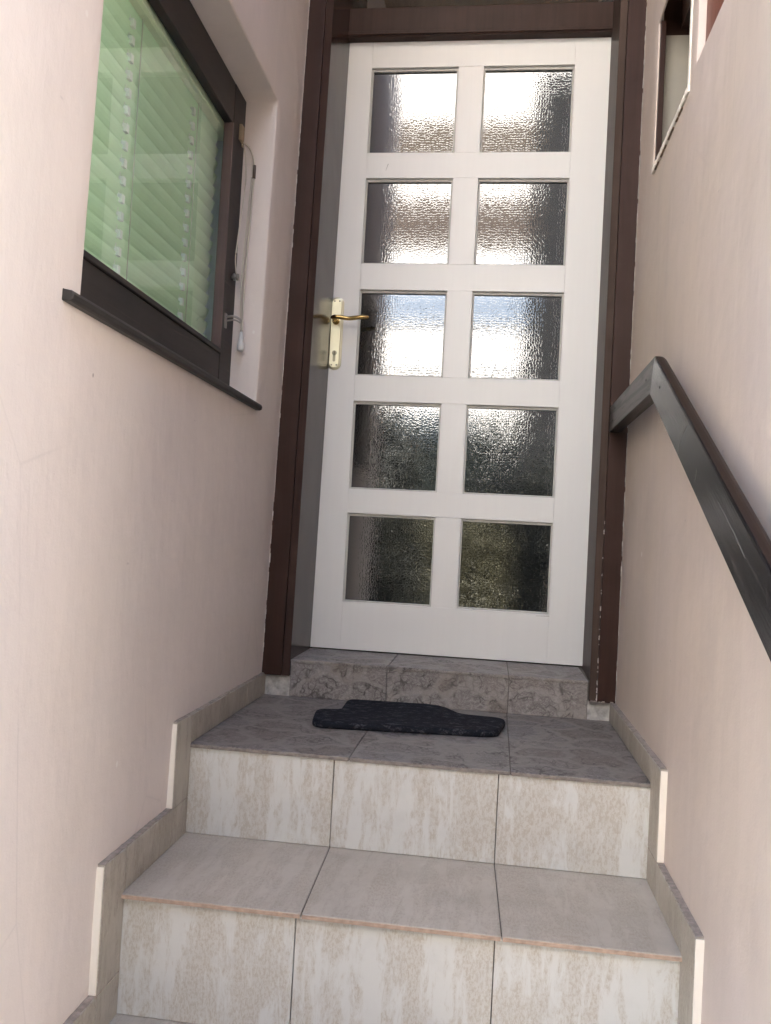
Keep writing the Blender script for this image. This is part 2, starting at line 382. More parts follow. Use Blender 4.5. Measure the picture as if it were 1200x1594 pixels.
# skirting: a stepped band of cut tiles on either wall
MORTAR = flat('dusty_mortar', (.36, .31, .27), .95, n=.8, scale=300, var=.4)
def skirting(side):
    sx0, sx1 = (SXL - .013, SXL) if side < 0 else (SXR, SXR + .014)
    h = .061 if side < 0 else .05
    lv = [(YT + .002, YA, ZL), (YA - .001, YB, ZB), (YB - .001, ys[2], ZD), (ys[2] - .001, ys[3], zs[3]), (ys[3] - .001, ys[4], zs[4])]
    vw = .088; g = .0015
    for i, (ya, yf, z) in enumerate(lv):
        bm = B(); e = B(); c = B()
        hh = h if i == 0 else h + .016
        ytop = ya if i == 0 else ya - vw
        splits = [ytop, yf] + ([] if i else ([-.40] if side > 0 else [-.345, -.43]))
        splits = sorted(set(splits), reverse=True)
        for a, b in zip(splits, splits[1:]): box(bm, sx0, sx1, b + g / 2, a - g / 2, z + .0012, z + hh)
        zn = zs[i + 1] if i + 1 < len(zs) else GZ
        zsplit = zn + (h + .016 if i < 4 else 0)
        box(bm, sx0, sx1, yf - vw, yf - g, zsplit + .001, z + hh)
        box(bm, sx0, sx1, yf - vw, yf - g, zn + .001, zsplit - .0006)
        xa, xb = (sx0 - .004, sx1 - .001) if side < 0 else (sx0 + .001, sx1 + .004)
        box(e, xa, xb, yf - vw - .0035, yf - vw, zsplit + .002, z + hh - .002)
        # uneven mortar fillet along the top: one continuous strip
        n = 40; V = []
        for k in range(n + 1):
            y = ytop + (yf - vw - ytop) * k / n
            t = .0014 + .0026 * abs(noise.noise(Vector((y * 40, i * 3.1, side))))
            jut = .0024 * noise.noise(Vector((y * 60, 2.2, side)))
            xi, xo = (sx1 + jut - .0015, sx0 - .02) if side < 0 else (sx0 + jut + .0015, sx1 + .02)
            V.append([c.verts.new((xo, y, z + hh + .0002)), c.verts.new((xi, y, z + hh + .0002)), c.verts.new((xi, y, z + hh + t)), c.verts.new((xo, y, z + hh + t + .001))])
        for A_, B_ in zip(V, V[1:]):
            for k in range(4): c.faces.new((A_[k], A_[(k + 1) % 4], B_[(k + 1) % 4], B_[k]))
        c.faces.new(V[0]); c.faces.new(V[-1][::-1])
        sk = obj('skirting', bm, M['skirt'], st, bevel=.0008)
        obj('painted_edge', e, M['cream'], sk, bevel=.001)
        obj('mortar_edge', c, MORTAR, sk)
skirting(-1); skirting(1)

# ------------------------------------------------------------------ left wall with window opening
WY0, WY1, WZ0, WZ1 = -1.432, -.510, .683, 1.476
WX = -.135
def wall_grid(bm, ysg, zsg, xf, hole, xback, xend):
    V = {}
    def v(x, y, z):
        k = (round(x, 5), round(y, 5), round(z, 5))
        if k not in V: V[k] = bm.verts.new((x, y, z))
        return V[k]
    for i in range(len(ysg) - 1):
        for j in range(len(zsg) - 1):
            y0, y1, z0, z1 = ysg[i], ysg[i + 1], zsg[j], zsg[j + 1]
            if any(h[0] - 1e-6 <= y0 and y1 <= h[1] + 1e-6 and h[2] - 1e-6 <= z0 and z1 <= h[3] + 1e-6 for h in hole): continue
            bm.faces.new([v(xf(y, z), y, z) for y, z in ((y0, z0), (y1, z0), (y1, z1), (y0, z1))])
    for h, xb in zip(hole, xback):
        yy = [y for y in ysg if h[0] - 1e-6 <= y <= h[1] + 1e-6]; zz = [z for z in zsg if h[2] - 1e-6 <= z <= h[3] + 1e-6]
        for z in (h[2], h[3]):
            for a, b in zip(yy, yy[1:]):
                bm.faces.new([v(xf(a, z), a, z), v(xf(b, z), b, z), v(xb, b, z), v(xb, a, z)])
        for y in (h[0], h[1]):
            for a, b in zip(zz, zz[1:]):
                bm.faces.new([v(xf(y, a), y, a), v(xf(y, b), y, b), v(xb, y, b), v(xb, y, a)])
    # body: near end, back
    ye = ysg[0]
    for a, b in zip(zsg, zsg[1:]): bm.faces.new([v(xf(ye, a), ye, a), v(xf(ye, b), ye, b), v(xend, ye, b), v(xend, ye, a)])
def lin(a, b, n): return [a + (b - a) * i / n for i in range(n + 1)]
def wob(y, z, s): return .0018 * noise.noise(Vector((y * 2.3, z * 1.9, s))) + .0009 * noise.noise(Vector((y * 9, z * 3, s + 5)))
lw = thing('wall', 'pale pink plastered wall left of the stairs with a recessed window', 'wall', (-.25, -1.1, GZ))
ysg = lin(-1.74, WY0, 8) + lin(WY0, WY1, 18)[1:] + lin(WY1, YT + .02, 6)[1:] + [.15]
zsg = lin(GZ - .05, WZ0, 34) + lin(WZ0, WZ1, 16)[1:] + lin(WZ1, 2.75, 14)[1:]
bm = B(); wall_grid(bm, ysg, zsg, lambda y, z: XL(z) + wob(y, z, 1.), [(WY0, WY1, WZ0, WZ1)], [-.24], -.42)
o = obj('wall_plaster', bm, M['wall_l'], lw, smooth=False)
for p in o.data.polygons: p.use_smooth = True
md = o.modifiers.new('bevel', 'BEVEL'); md.width = .005; md.segments = 3; md.limit_method = 'ANGLE'; md.angle_limit = R(50)
md = o.modifiers.new('es', 'EDGE_SPLIT'); md.split_angle = R(35)
# wall backing (solid thickness away from the opening)
bm = B()
box(bm, -.42, -.10, -1.73, WY0 - .002, GZ, 2.74); box(bm, -.42, -.10, WY1 + .002, .14, GZ, 2.74)
box(bm, -.42, -.10, WY0 - .002, WY1 + .002, GZ, WZ0 - .012); box(bm, -.42, -.10, WY0 - .002, WY1 + .002, WZ1 + .002, 2.74)
obj('wall_core', bm, M['reveal'], lw)
# ragged pale plaster line where the wall meets the door frame
def ragged(x0, y, z0, z1, side, n=150, wd=.002):
    bm = B()
    for k in range(n):
        a, b = z0 + (z1 - z0) * k / n, z0 + (z1 - z0) * (k + 1) / n
        t = noise.noise(Vector((k * .43, side * 9., 0))) + .7 * noise.noise(Vector((k * 1.7, side * 5., 3)))
        if t < -.42: continue
        wdt = wd * (.35 + max(0, t) * 1.1)
        xx = x0(a)
        box(bm, min(xx, xx + side * wdt), max(xx, xx + side * wdt), y - .0016, y + .004, a, b)
    return bm

# ------------------------------------------------------------------ right wall
OY0, OY1, OZ0, OZ1 = -.855, -.468, 1.305, 1.684       # small window opening
rw = thing('wall', 'pinkish beige plastered wall right of the stairs behind the dark handrail', 'wall', (1.1, -1.1, GZ))
PY0, PY1 = -1.9, -.915
ysr = lin(-2.12, PY0, 4) + lin(PY0, PY1, 18)[1:] + lin(PY1, OY0, 2)[1:] + lin(OY0, OY1, 7)[1:] + lin(OY1, YT + .02, 5)[1:] + [.15]
PZ0 = 1.322
zsr = lin(GZ - .05, OZ0, 44) + [PZ0] + lin(PZ0, OZ1, 7)[1:] + lin(OZ1, 2.75, 14)[1:]
bm = B(); wall_grid(bm, ysr, zsr, lambda y, z: XW + wob(y, z, 7.), [(OY0, OY1, OZ0, OZ1), (PY0, PY1, PZ0, 2.75)], [.9115, .96], 1.2)
o = obj('wall_plaster', bm, M['wall_r'], rw)
for p in o.data.polygons: p.use_smooth = True
md = o.modifiers.new('bevel', 'BEVEL'); md.width = .003; md.segments = 2; md.limit_method = 'ANGLE'; md.angle_limit = R(50)
md = o.modifiers.new('es', 'EDGE_SPLIT'); md.split_angle = R(35)
bm = B(); box(bm, .965, 1.2, -2.11, .14, GZ, OZ0 - .04); box(bm, .965, 1.2, -2.11, OY0 - .07, OZ0 - .04, 2.74); box(bm, .965, 1.2, OY0 - .07, .14, OZ1 + .11, 2.74)
obj('wall_core', bm, M['reveal'], rw)

# small recessed window in the right wall
sw = thing('window', 'small recessed window with cream trim and a grey board standing in for a reflection high in the right wall', 'window', (.93, -.62, OZ0))
bm = B()
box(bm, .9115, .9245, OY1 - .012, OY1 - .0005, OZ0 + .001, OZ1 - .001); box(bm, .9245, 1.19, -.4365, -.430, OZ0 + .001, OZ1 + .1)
box(bm, .968, 1.19, OY0 - .06, -.4366, OZ1 + .002, OZ1 + .1); box(bm, 1.17, 1.19, OY0 - .06, -.4366, OZ0 + .001, OZ1)
box(bm, .968, 1.17, OY0 - .06, -.4366, OZ0 - .03, OZ0)
obj('window_frame', bm, M['brown'], sw, bevel=.001)  # the dark edge strip copies the door frame's reflection in the glass
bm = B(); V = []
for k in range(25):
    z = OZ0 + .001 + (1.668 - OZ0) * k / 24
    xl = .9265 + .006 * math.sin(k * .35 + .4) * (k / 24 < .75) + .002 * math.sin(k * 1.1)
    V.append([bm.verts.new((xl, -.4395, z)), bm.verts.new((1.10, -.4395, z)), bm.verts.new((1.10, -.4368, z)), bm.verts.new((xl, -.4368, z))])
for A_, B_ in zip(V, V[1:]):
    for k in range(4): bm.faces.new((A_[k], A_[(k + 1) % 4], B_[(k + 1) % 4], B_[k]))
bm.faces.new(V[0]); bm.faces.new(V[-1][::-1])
obj('reflection_panel', bm, flat('grey_reflection_panel', (.40, .37, .31), .6, n=.1, scale=20, var=.12), sw)  # solid grey board put in for the door's reflection in the glass
bm = B(); box(bm, .9035, .9069, OY0 - .0125, OY0 + .0005, OZ0 - .002, 1.9)
obj('trim', bm, M['cream'], sw, bevel=.0015)
bm = B()
n = 30
for k in range(n):
    a, b = (OY0 - .012) + (OY1 - OY0 - .005) * k / n, (OY0 - .012) + (OY1 - OY0 - .005) * (k + 1) / n
    t = .0015 * noise.noise(Vector((k * .7, 1, 4)))
    box(bm, .9025 - t, .9114, a, b, OZ0 - .014 + t, OZ0 - .0005)
obj('sill', bm, M['cream'], sw)
bm = B()
for k in range(14):
    a = -.81 + .021 * k + .004 * random.random()
    if k % 4 == 3: continue
    box(bm,   .9035, .9069, a, a + .016, OZ0 - .0175, OZ0 - .0145)
obj('broken_plaster', bm, flat('exposed_mortar', (.30, .22, .15), .95, n=1., scale=200, var=.5), sw)
# red-brown board set back in the wall beside it
sh = thing('shutter', 'scratched red-brown wooden board set back above the right wall near the top edge', 'shutter', (.945, -1.3, PZ0))
bm = B()
for k in range(4): box(bm, .9215, .95, PY1 - .002 - .2485 * (k + 1), PY1 - .002 - .2485 * k - .0015, PZ0 + .001, 2.74)
obj('board', bm, M['shutter'], sh, bevel=.0015)

# ------------------------------------------------------------------ roof over the entrance (above the picture)
rf = thing('porch_roof', 'brown timber porch roof covering the entrance above the door', 'roof', (.4, -1., 2.75))
bm = B(); box(bm, -2.2, 3.2, -1.2, 3.0, 2.752, 2.86); obj('soffit', bm, paint_wood('soffit_boards', (.30, .20, .13), .4, coat=0, rough=.6, axis='y'), rf)
bm = B(); box(bm, -2.25, 3.25, -1.26, 3.1, 2.862, 2.92); obj('roof_cover', bm, flat('roof_tile_red', (.28, .12, .08), .8), rf)
# house body either side and above the door
hb = thing('house_wall', 'pink rendered wall above the white door', 'wall', (.4, .1, 2.2))
bm = B(); box(bm, -.42, 1.2, .16, .30, 2.42, 2.75); box(bm, -.42, -.10, .145, .30, GZ, 2.75); box(bm, .965, 1.2, .145, .30, GZ, 2.75)
obj('render', bm, M['wall_l'], hb)
bm = B(); box(bm, -.42, 1.2, 2.6, 2.7, GZ, 2.75); box(bm, -.42, -.38, .31, 2.59, GZ, 2.75); box(bm, 1.16, 1.2, .31, 2.59, GZ, 2.75)
box(bm, -.37, 1.15, .91, 2.59, -.02, -.001)
obj('hall', bm, M['room'], hb)

# ------------------------------------------------------------------ door frame
DT = 1.936
fr = thing('door_frame', 'chocolate brown painted door frame with a crossbar and a grey pane over the door', 'door frame', (.41, YT, -.05))
def fL(z): return .0085 + .0095 * z
yF = YT - .012
def strip(x0f, x1f, y0, y1, z0, z1, n=1):
    bm = B(); zz = lin(z0, z1, 12)
    for a, b in zip(zz, zz[1:]):
        vs = [bm.verts.new((xf(z), y, z)) for xf in (x0f, x1f) for y in (y0, y1) for z in (a, b)]
        for q in ((0, 1, 3, 2), (4, 6, 7, 5), (0, 4, 5, 1), (2, 3, 7, 6)): bm.faces.new([vs[i] for i in q])
        if a == zz[0]: bm.faces.new([vs[i] for i in (0, 2, 6, 4)])
        if b == zz[-1]: bm.faces.new([vs[i] for i in (1, 5, 7, 3)])
    bmesh.ops.remove_doubles(bm, verts=bm.verts, dist=1e-5); return bm
ZT = 2.42
obj('casing', strip(lambda z: XL(z) - .03, lambda z: fL(z) - .0225, yF - .002, .02, -.046, ZT), M['brown'], fr, bevel=.0015)
obj('jamb', strip(lambda z: fL(z) - .0215, lambda z: fL(z), yF + .001, .05, -.0465, ZT), [M['jamb']], fr, bevel=.0012)
obj('casing', strip(lambda z: .8575, lambda z: XW + .03, yF - .002, .02, -.054, ZT), M['brown'], fr, bevel=.0015)
bm = strip(lambda z: .8365, lambda z: .8565, yF + .001, .05, -.0545, ZT)
for v in bm.verts:
    if v.co.y > 0 and v.co.x < .85: v.co.x += .0105          # the rebate widens towards the door
obj('jamb', bm, [paint_wood('dull_chocolate_jamb', (.075, .052, .042), .05, coat=0, rough=.42, spec=.05)], fr, bevel=.0012)  # duller and slightly lighter than the left jamb
bm = B(); box(bm, .0, .85, -.030, .012, DT, 2.030)
bmesh.ops.remove_doubles(bm, verts=bm.verts, dist=1e-6)
cb = obj('crossbar', bm, M['brown'], fr, bevel=.003)
bm = B(); box(bm, .0, .85, -.036, -.0302, DT + .004, DT + .016); obj('drip_bead', bm, M['brown'], cb, bevel=.002)
bm = B(); box(bm, .0, .85, -.004, .0, 2.0305, 2.36); obj('transom_pane', bm, M['dark_glass'], fr)
bm = B(); box(bm, .0, .85, -.030, .012, 2.361, ZT); obj('head', bm, M['brown'], fr)
obj('plaster_seam', ragged(lambda z: XL(z) + .0005, yF - .002, -.05, 1.95, 1, wd=.0022), flat('white_filler', (.74, .70, .66), .9), fr)
obj('plaster_seam', ragged(lambda z: XW - .0005, yF - .002, -.06, 1.95, -1, wd=.0016), flat('white_filler_edge', (.74, .70, .66), .9), fr)
bm = B()
for k in range(34):
    z = -.05 + random.random() ** 2 * .5; sdx = .0385 if False else .8585
    a = random.random() * .0016 + .0005
    box(bm, .8560 - a, .8574, yF - .0028, yF - .0012, z, z + .002 + random.random() * .006)
for k in range(26):
    x = .838 + random.random() * .064; a = .001 + random.random() * .003
    box(bm, x, x + a * 1.5, yF - .0028, yF - .0012, -.054, -.054 + a)
obj('paint_chips', bm, flat('chipped_paint', (.55, .48, .45), .9), fr)

# ------------------------------------------------------------------ door
x1, x2, x3, x4 = .1030, .3800, .4590, .7390
T = [1.8530, 1.4965, 1.1390, .7840, .4300]; Bo = [1.5775, 1.2220, .8655, .5065, .1520]
dr = thing('door', 'white panelled entrance door with ten hammered glass panes and a brass lever', 'door', (.42, 0, .002))
bm = B()
dx0, dx1, dz0, dz1 = -.004, .8475, .004, 1.975
yb = .042
box(bm, dx0, x1, 0, yb, dz0, dz1); box(bm, x4, dx1, 0, yb, dz0, dz1)
e = .0002
rails = [(T[0], dz1)] + [(T[i + 1], Bo[i]) for i in range(4)] + [(dz0, Bo[4])]
for a, b in rails: box(bm, x1 + e, x4 - e, .0003, yb, a, b)
for i in range(5): box(bm, x2, x3, .0002, yb, Bo[i] + e, T[i] - e)
obj('door_leaf', bm, M['door'], dr, bevel=.0007)
bm = B()
g = .018
for i in range(5):
    for a, b in ((x1, x2), (x3, x4)):
        p = obj('pane', bm_p := B(), M['glass'], dr) if False else None
        bb = B(); box(bb, a + .001, b - .001, g, g + .004, Bo[i] + .001, T[i] - .001)
        pane = obj('pane', bb, M['glass'], dr)
        k = B(); t = .0055; yk = .0095
        box(k, a + .0005, b - .0005, yk, g - .0003, T[i] - t - .003, T[i] - .0005)
        box(k, a + .0005, b - .0005, yk, g - .0003, Bo[i] + .0005, Bo[i] + t)
        box(k, a + .0005, a + t, yk + .0002, g - .0003, Bo[i] + t, T[i] - t - .003)
        box(k, b - t, b - .0005, yk + .0002, g - .0003, Bo[i] + t, T[i] - t - .003)
        obj('glazing_bead', k, M['bead'], pane, bevel=.0012)
bm.free()
# paint scratches on the door face
bm = B()
for (xa, za, xb, zb, wd) in ((.1725, 1.542, .1655, 1.520, .0007), (.7405, .147, .7, .1455, .0006)):
    d = Vector((xb - xa, 0, zb - za)).normalized(); nrm = Vector((-d.z, 0, d.x)) * wd
    pts = [(xa - nrm.x, za - nrm.z), (xa + nrm.x, za + nrm.z), (xb + nrm.x * .4, zb + nrm.z * .4), (xb - nrm.x * .4, zb - nrm.z * .4)]
    prism(bm, pts, -.0002, .0001, 'y')
obj('scratch', bm, flat('scratch_grey', (.20, .19, .17), .8), dr)
# handle set
def stadium(cx, cz, w_, h_, n=14):
    r = w_ / 2; pts = []
    for k in range(n + 1): a = math.pi * k / n; pts.append((cx + r * math.cos(a), cz + h_ / 2 - r + r * math.sin(a) * .9))
    for k in range(n + 1): a = math.pi + math.pi * k / n; pts.append((cx + r * math.cos(a), cz - h_ / 2 + r + r * math.sin(a) * .9))
    return pts
def loft(bm, loops, mi=0):
    R_ = [[bm.verts.new((u, y, v)) for u, v in L] for L, y in loops]
    for a, b in zip(R_, R_[1:]):
        n = len(a)
        for i in range(n): f = bm.faces.new((a[i], a[(i + 1) % n], b[(i + 1) % n], b[i])); f.material_index = mi
    bm.faces.new(R_[-1])
pcx, pcz = .0345, .9955
bm = B(); loft(bm, [(stadium(pcx, pcz, .044, .236), 0.), (stadium(pcx, pcz, .044, .236), -.0035), (stadium(pcx, pcz, .041, .233), -.0055), (stadium(pcx, pcz, .034, .226), -.0065), (stadium(pcx, pcz, .031, .223), -.0095)])
hp = obj('handle_plate', bm, [M['champagne']], dr, bevel=.0006)
for u, v in ((-.0075, .1015), (.0085, .1015), (-.0075, -.1015), (.0085, -.1015)):
    bm = B(); disc(bm, (pcx + u, pcz + v), .0024, (-.0100, -.009), seg=12); obj('screw', bm, M['black'], hp)
bm = B(); disc(bm, (pcx, .932), .0078, (-.0102, -.009)); box(bm, pcx - .0042, pcx + .0042, -.0102, -.009, .908, .930)
disc(bm, (pcx, .9085), .0042, (-.01015, -.0089), seg=16)
kc = obj('lock_cylinder', bm, M['lock'], hp)
bm = B(); box(bm, pcx - .0009, pcx + .0009, -.0106, -.0103, .925, .937)
obj('key_slot', bm, M['black'], hp)
bm = B(); lz = 1.034
disc(bm, (pcx, lz), .0125, (-.0135, -.009), seg=24); tube(bm, [(pcx, -.012, lz), (pcx, -.050, lz)], [.0085, .0078], 16)
lv_ = smooth_pts([(pcx - .006, -.047, lz), (pcx + .004, -.055, lz + .001), (pcx + .022, -.0545, lz + .0), (pcx + .05, -.0525, lz - .0025), (pcx + .082, -.054, lz + .001), (pcx + .101, -.051, lz + .0025), (pcx + .108, -.044, lz + .003)], 6)
rr = [.0055 + .0028 * min(1, i / 6) for i in range(len(lv_))]; rr = [r * (1 if i < len(rr) - 5 else (1 - .1 * (i - len(rr) + 5))) for i, r in enumerate(rr)]
tube(bm, lv_, rr, 14, flatz=.8)
obj('lever', bm, M['brassdark'], hp)

# ------------------------------------------------------------------ left window
wn = thing('window', 'dark brown framed window in the left wall with pale green blinds behind the glass', 'window', (WX, -.95, .683))
fy0, fy1, fz0, fz1 = -1.425, -.506, .690, 1.474
iy0, iy1, iz0, iz1 = -1.34, -.598, .797, 1.372
bm = B()
XB = -.159
box(bm, XB, WX, iy1, fy1 - .0, fz0, fz1); box(bm, XB, WX, fy0, iy0, fz0, fz1)
box(bm, XB, WX - .0008, iy0, iy1, fz0, iz0 - .006); box(bm, XB, WX - .0008, iy0, iy1, iz1, fz1)
box(bm, XB, WX + .003, iy0 + .001, iy1 + .004, iz0 - .005, iz0 + .007)
obj('window_frame', bm, M['winwood'], wn, bevel=.0022)
bm = B()
box(bm, -.158, WX + .001, iy1 - .007, iy1 + .0005, iz0 + .0072, iz1 - .0005)
obj('sash_bead', bm, M['winside'], wn, bevel=.001)
bm = B(); box(bm, -.158, -.154, iy0 + .0005, iy1 - .0075, iz0 + .0075, iz1 - .0005)
obj('pane', bm, M['clear'], wn)
bm = B()
pr_ = [(-.150, .672), (-.052, .6665), (-.0465, .6685), (-.0455, .676), (-.048, .6815), (-.060, .6835), (WX + .002, .712), (-.150, .714)]
fs = prism(bm, pr_, -1.487, -.505, 'y')
obj('sill', bm, paint_wood('worn_sill_paint', (.026, .022, .020), .4, coat=.0, rough=.5, wear=(.16, .11, .07), axis='y'), wn, bevel=.002)
# knob, hook
bm = B()
for a in (0,): tube(bm, [(WX, -.545, 1.0), (WX + .018, -.545, 1.0)], .0035, 10); disc(bm, (-.545, 1.0), .009, (WX + .005, WX + .009), 'x'); disc(bm, (-.545, 1.0), .009, (WX + .014, WX + .018), 'x')
obj('cord_knob', bm, M['metal'], wn)
bm = B()
box(bm, WX, WX + .003, -.580, -.568, .862, .898)
tube(bm, smooth_pts([(WX + .003, -.574, .890), (WX + .02, -.573, .892), (WX + .036, -.57, .886), (WX + .038, -.569, .879)], 4), .003, 8)
tube(bm, smooth_pts([(WX + .003, -.574, .88), (WX + .02, -.56, .886), (WX + .030, -.545, .883)], 4), .0022, 8)
obj('casement_hook', bm, M['metal'], wn)
bm = B(); box(bm, WX, WX + .008, -.556, -.535, 1.352, 1.392); tube(bm, [(WX + .006, -.543, 1.36), (WX + .006, -.537, 1.340)], .003, 8)
obj('cord_guide', bm, flat('old_plaster_brass', (.38, .30, .20), .7, .2, .5, 200), wn, bevel=.002)
# blind cord hanging outside
cdn = thing('blind_cord', 'looped cream cord with a white tassel hanging beside the left window', 'cord', (-.12, -.53, .82))
bm = B()
tube(bm, smooth_pts([(-.129, -.541, 1.346), (-.124, -.528, 1.328), (-.120, -.524, 1.26), (-.121, -.533, 1.19), (-.123, -.549, 1.10), (-.124, -.556, 1.045), (-.122, -.549, 1.01), (-.119, -.54, 1.0)], 6), .0017, 6)
tube(bm, smooth_pts([(-.128, -.538, 1.352), (-.116, -.522, 1.346), (-.104, -.507 - .012, 1.318), (-.101, -.516, 1.29)], 6), .0026, 6)
tube(bm, smooth_pts([(-.101, -.516, 1.27), (-.104, -.517, 1.15), (-.107, -.520, 1.05), (-.108, -.521, .95), (-.106, -.524, .86)], 6), .0025, 6)
tube(bm, smooth_pts([(-.106, -.519, 1.27), (-.111, -.523, 1.12), (-.113, -.529, 1.02), (-.112, -.529, .93), (-.108, -.526, .865)], 6), .0016, 6)
obj('string', bm, M['cord'], cdn)
bm = B(); tube(bm, [(-.101, -.516, 1.302), (-.101, -.516, 1.268)], .0042, 8); obj('clip', bm, flat('dark_clip', (.10, .07, .05), .5), cdn)
bm = B(); tube(bm, [(-.106, -.527, .868), (-.106, -.528, .862), (-.106, -.530, .838), (-.106, -.530, .834), (-.106, -.531, .816), (-.106, -.531, .814)], [.002, .004, .0065, .0088, .009, .007], 12); obj('tassel', bm, M['plastic'], cdn)

# venetian blind inside
bl = thing('venetian_blind', 'pale green venetian blind with white tapes hanging behind the left window glass', 'blind', (-.195, -.93, 1.41))
bx = -.196
by0, by1 = -1.40, -.556
bm = B(); box(bm, bx - .014, bx + .033, by0, by1 + .030, 1.362, 1.440)
obj('headrail', bm, M['headrail'], bl, bevel=.002)
pitch = .0345; bm = B(); n = int((1.365 - .770) / pitch); zc_ = []
tb = B()
for k in range(n):
    z = 1.342 - pitch * k; tilt = R(117 + random.uniform(-2.5, 2.5)); wd = .0208; zc_.append(z)
    prof = []
    for q in range(6):
        u = -1 + 2 * q / 5; cam_ = .0042 * (1 - u * u)
        prof.append((bx - u * wd * math.cos(tilt) + cam_ * math.sin(tilt), z + u * wd * math.sin(tilt)))
    pr2 = prof + [(a - .0007, b - .0004) for a, b in prof[::-1]]
    jy = random.uniform(-.0015, .0015)
    fs = prism(bm, pr2, by0, by1 + jy, 'y')
obj('slats', bm, M['slat'], bl, smooth=False)
for yy in (-1.035, -.715):
    bm = B(); tube(bm, [(bx + .0125, yy, 1.362), (bx + .0125, yy, .775)], .0011, 6)
    obj('lift_string', bm, M['string'], bl)
for yy in (-1.075, -.742):
    bm = B(); box(bm, bx + .0046, bx + .0052, yy - .0008, yy + .0008, .775, 1.385)
    for z in zc_:
        box(bm, bx + .0052, bx + .0150, yy - .006, yy + .006, z - .023, z - .007)
    obj('tape', bm, flat('white_tape', (.93, .94, .93), .6, var=.02), bl)
bm = B(); box(bm, bx - .012, bx + .012, by0, by1, .762, .772); obj('bottom_rail', bm, M['headrail'], bl, bevel=.002)
bm = B(); box(bm, -.40, -.161, -.5145, -.5085, .70, 1.47)
obj('inner_lining', bm, flat('bluish_white_lining', (.78, .84, .92), .6, n=.2, scale=30, var=.25), wn)
rm = thing('room', 'dim room behind the left window', 'room', (-1.2, -.9, .5))
bm = B(); box(bm, -1.6, -1.55, -2.2, .1, .3, 2.4); box(bm, -1.55, -.43, -2.2, -2.15, .3, 2.4); box(bm, -1.55, -.43, .05, .1, .3, 2.4); box(bm, -1.6, -.43, -2.2, .1, .25, .3); box(bm, -1.6, -.43, -2.2, .1, 2.4, 2.45)
obj('room_walls', bm, M['room'], rm)

# ------------------------------------------------------------------ handrail
hr = thing('handrail', 'dark varnished wooden handrail running down the right wall from the door frame', 'handrail', (.88, -.88, .71))
hx0, hx1 = .8575, .8865
def rail_prof(w0=hx0, w1=hx1, h=.070):
    """(x, dz) outline, dz measured down from the top"""
    P = [(w0, -h), (w0, -.003), (w0 + .001, -.001), (w0 + .003, 0)]
    r = .018
    for k in range(7): a = math.pi / 2 * (1 - k / 6); P.append((w1 - r + r * math.cos(a), -r + r * math.sin(a)))
    P += [(w1, -h)]
    return P
sl_ = .5445; yc, zc = -.880, .7475
P = rail_prof(); np_ = len(P)
def sweep(stations):
    bm = B(); rings = []
    for (y, z, dyk, hs) in stations: rings.append([bm.verts.new((x, y + dyk * dz, z + hs * dz)) for x, dz in P])
    for a, b in zip(rings, rings[1:]):
        for k in range(np_):
            f = bm.faces.new((a[k], a[(k + 1) % np_], b[(k + 1) % np_], b[k])); f.material_index = 1 if 3 <= k <= 8 else 0
    bm.faces.new(rings[0]); bm.faces.new(rings[-1][::-1]); return bm
hs = .089 / .070
dk = -.40   # mitre: lower corner sits nearer the door
obj('return_rail', sweep([(yF - .001, .7475, 0, 1), (yc - .0006, zc, -.45, 1.)]), [M['railend'], M['railend']], hr, bevel=.001)
st_ = [(yc, zc, -.45, 1.0)]
for k in range(1, 11):
    y = yc - 2.05 * k / 10; st_.append((y, zc + sl_ * (y - yc), -.0, 1.24 + .016 * k))
obj('rail', sweep([st_[0]] + [(y, z, dy if i else dy, h) for i, (y, z, dy, h) in enumerate(st_[1:])]), [M['rail'], M['railtop']], hr, bevel=.001)
for (y, z) in ((-.95, .672), (-.80, .715), (-.33, .70), (-.36, .728)):
    bm = B(); disc(bm, (y, z), .0028, (hx0 - .0006, hx0 + .001), 'x', 10); obj('nail', bm, M['black'], hr)

for pts in (((-1.133, .524), (-1.150, .545), (-1.178, .560), (-1.205, .566)), ((-1.26, .468), (-1.268, .480), (-1.270, .487)), ((-1.40, .43), (-1.47, .392), (-1.53, .356))):
    bm = B(); tube(bm, smooth_pts([(hx0 + .0001, a, b) for a, b in pts], 5), .0005, 5)
    obj('scratch', bm, flat('varnish_scratch', (.16, .15, .14), .7), hr)

# ------------------------------------------------------------------ rubber mat
mt = thing('doormat', 'black rubber mat with a stepped outline lying on the landing before the door', 'doormat', (.38, -.45, ZL))
def round_poly(pts, rads, n=6):
    out = []; N_ = len(pts)
    for i in range(N_):
        p0, p, p1 = Vector(pts[i - 1]), Vector(pts[i]), Vector(pts[(i + 1) % N_]); r = rads[i]
        a = (p0 - p).normalized(); b = (p1 - p).normalized()
        A = p + a * r; Bq = p + b * r
        for k in range(n + 1): t = k / n; q = A * (1 - t) ** 2 + p * 2 * t * (1 - t) + Bq * t * t; out.append((q.x, q.y))
    return out
mp_ = [(.150, -.612), (.592, -.560), (.618, -.395), (.500, -.385), (.440, -.285), (.185, -.305), (.190, -.445), (.130, -.462)]
mr = [.035, .035, .04, .02, .05, .03, .015, .03]
outl = round_poly(mp_, mr)
bm = B(); th_ = .017
def inset(pts, d):
    c = Vector((sum(p[0] for p in pts) / len(pts), sum(p[1] for p in pts) / len(pts))); out = []
    n = len(pts)
    for i in range(n):
        t = Vector(pts[(i + 1) % n]) - Vector(pts[i - 1]); nn_ = Vector((-t.y, t.x)).normalized() if t.length else Vector((0, 0))
        out.append((pts[i][0] + nn_.x * d, pts[i][1] + nn_.y * d))
    return out
loops = [(inset(outl, .002), 0.0006), (outl, .004), (outl, th_ - .006), (inset(outl, .0025), th_ - .0015), (inset(outl, .006), th_)]
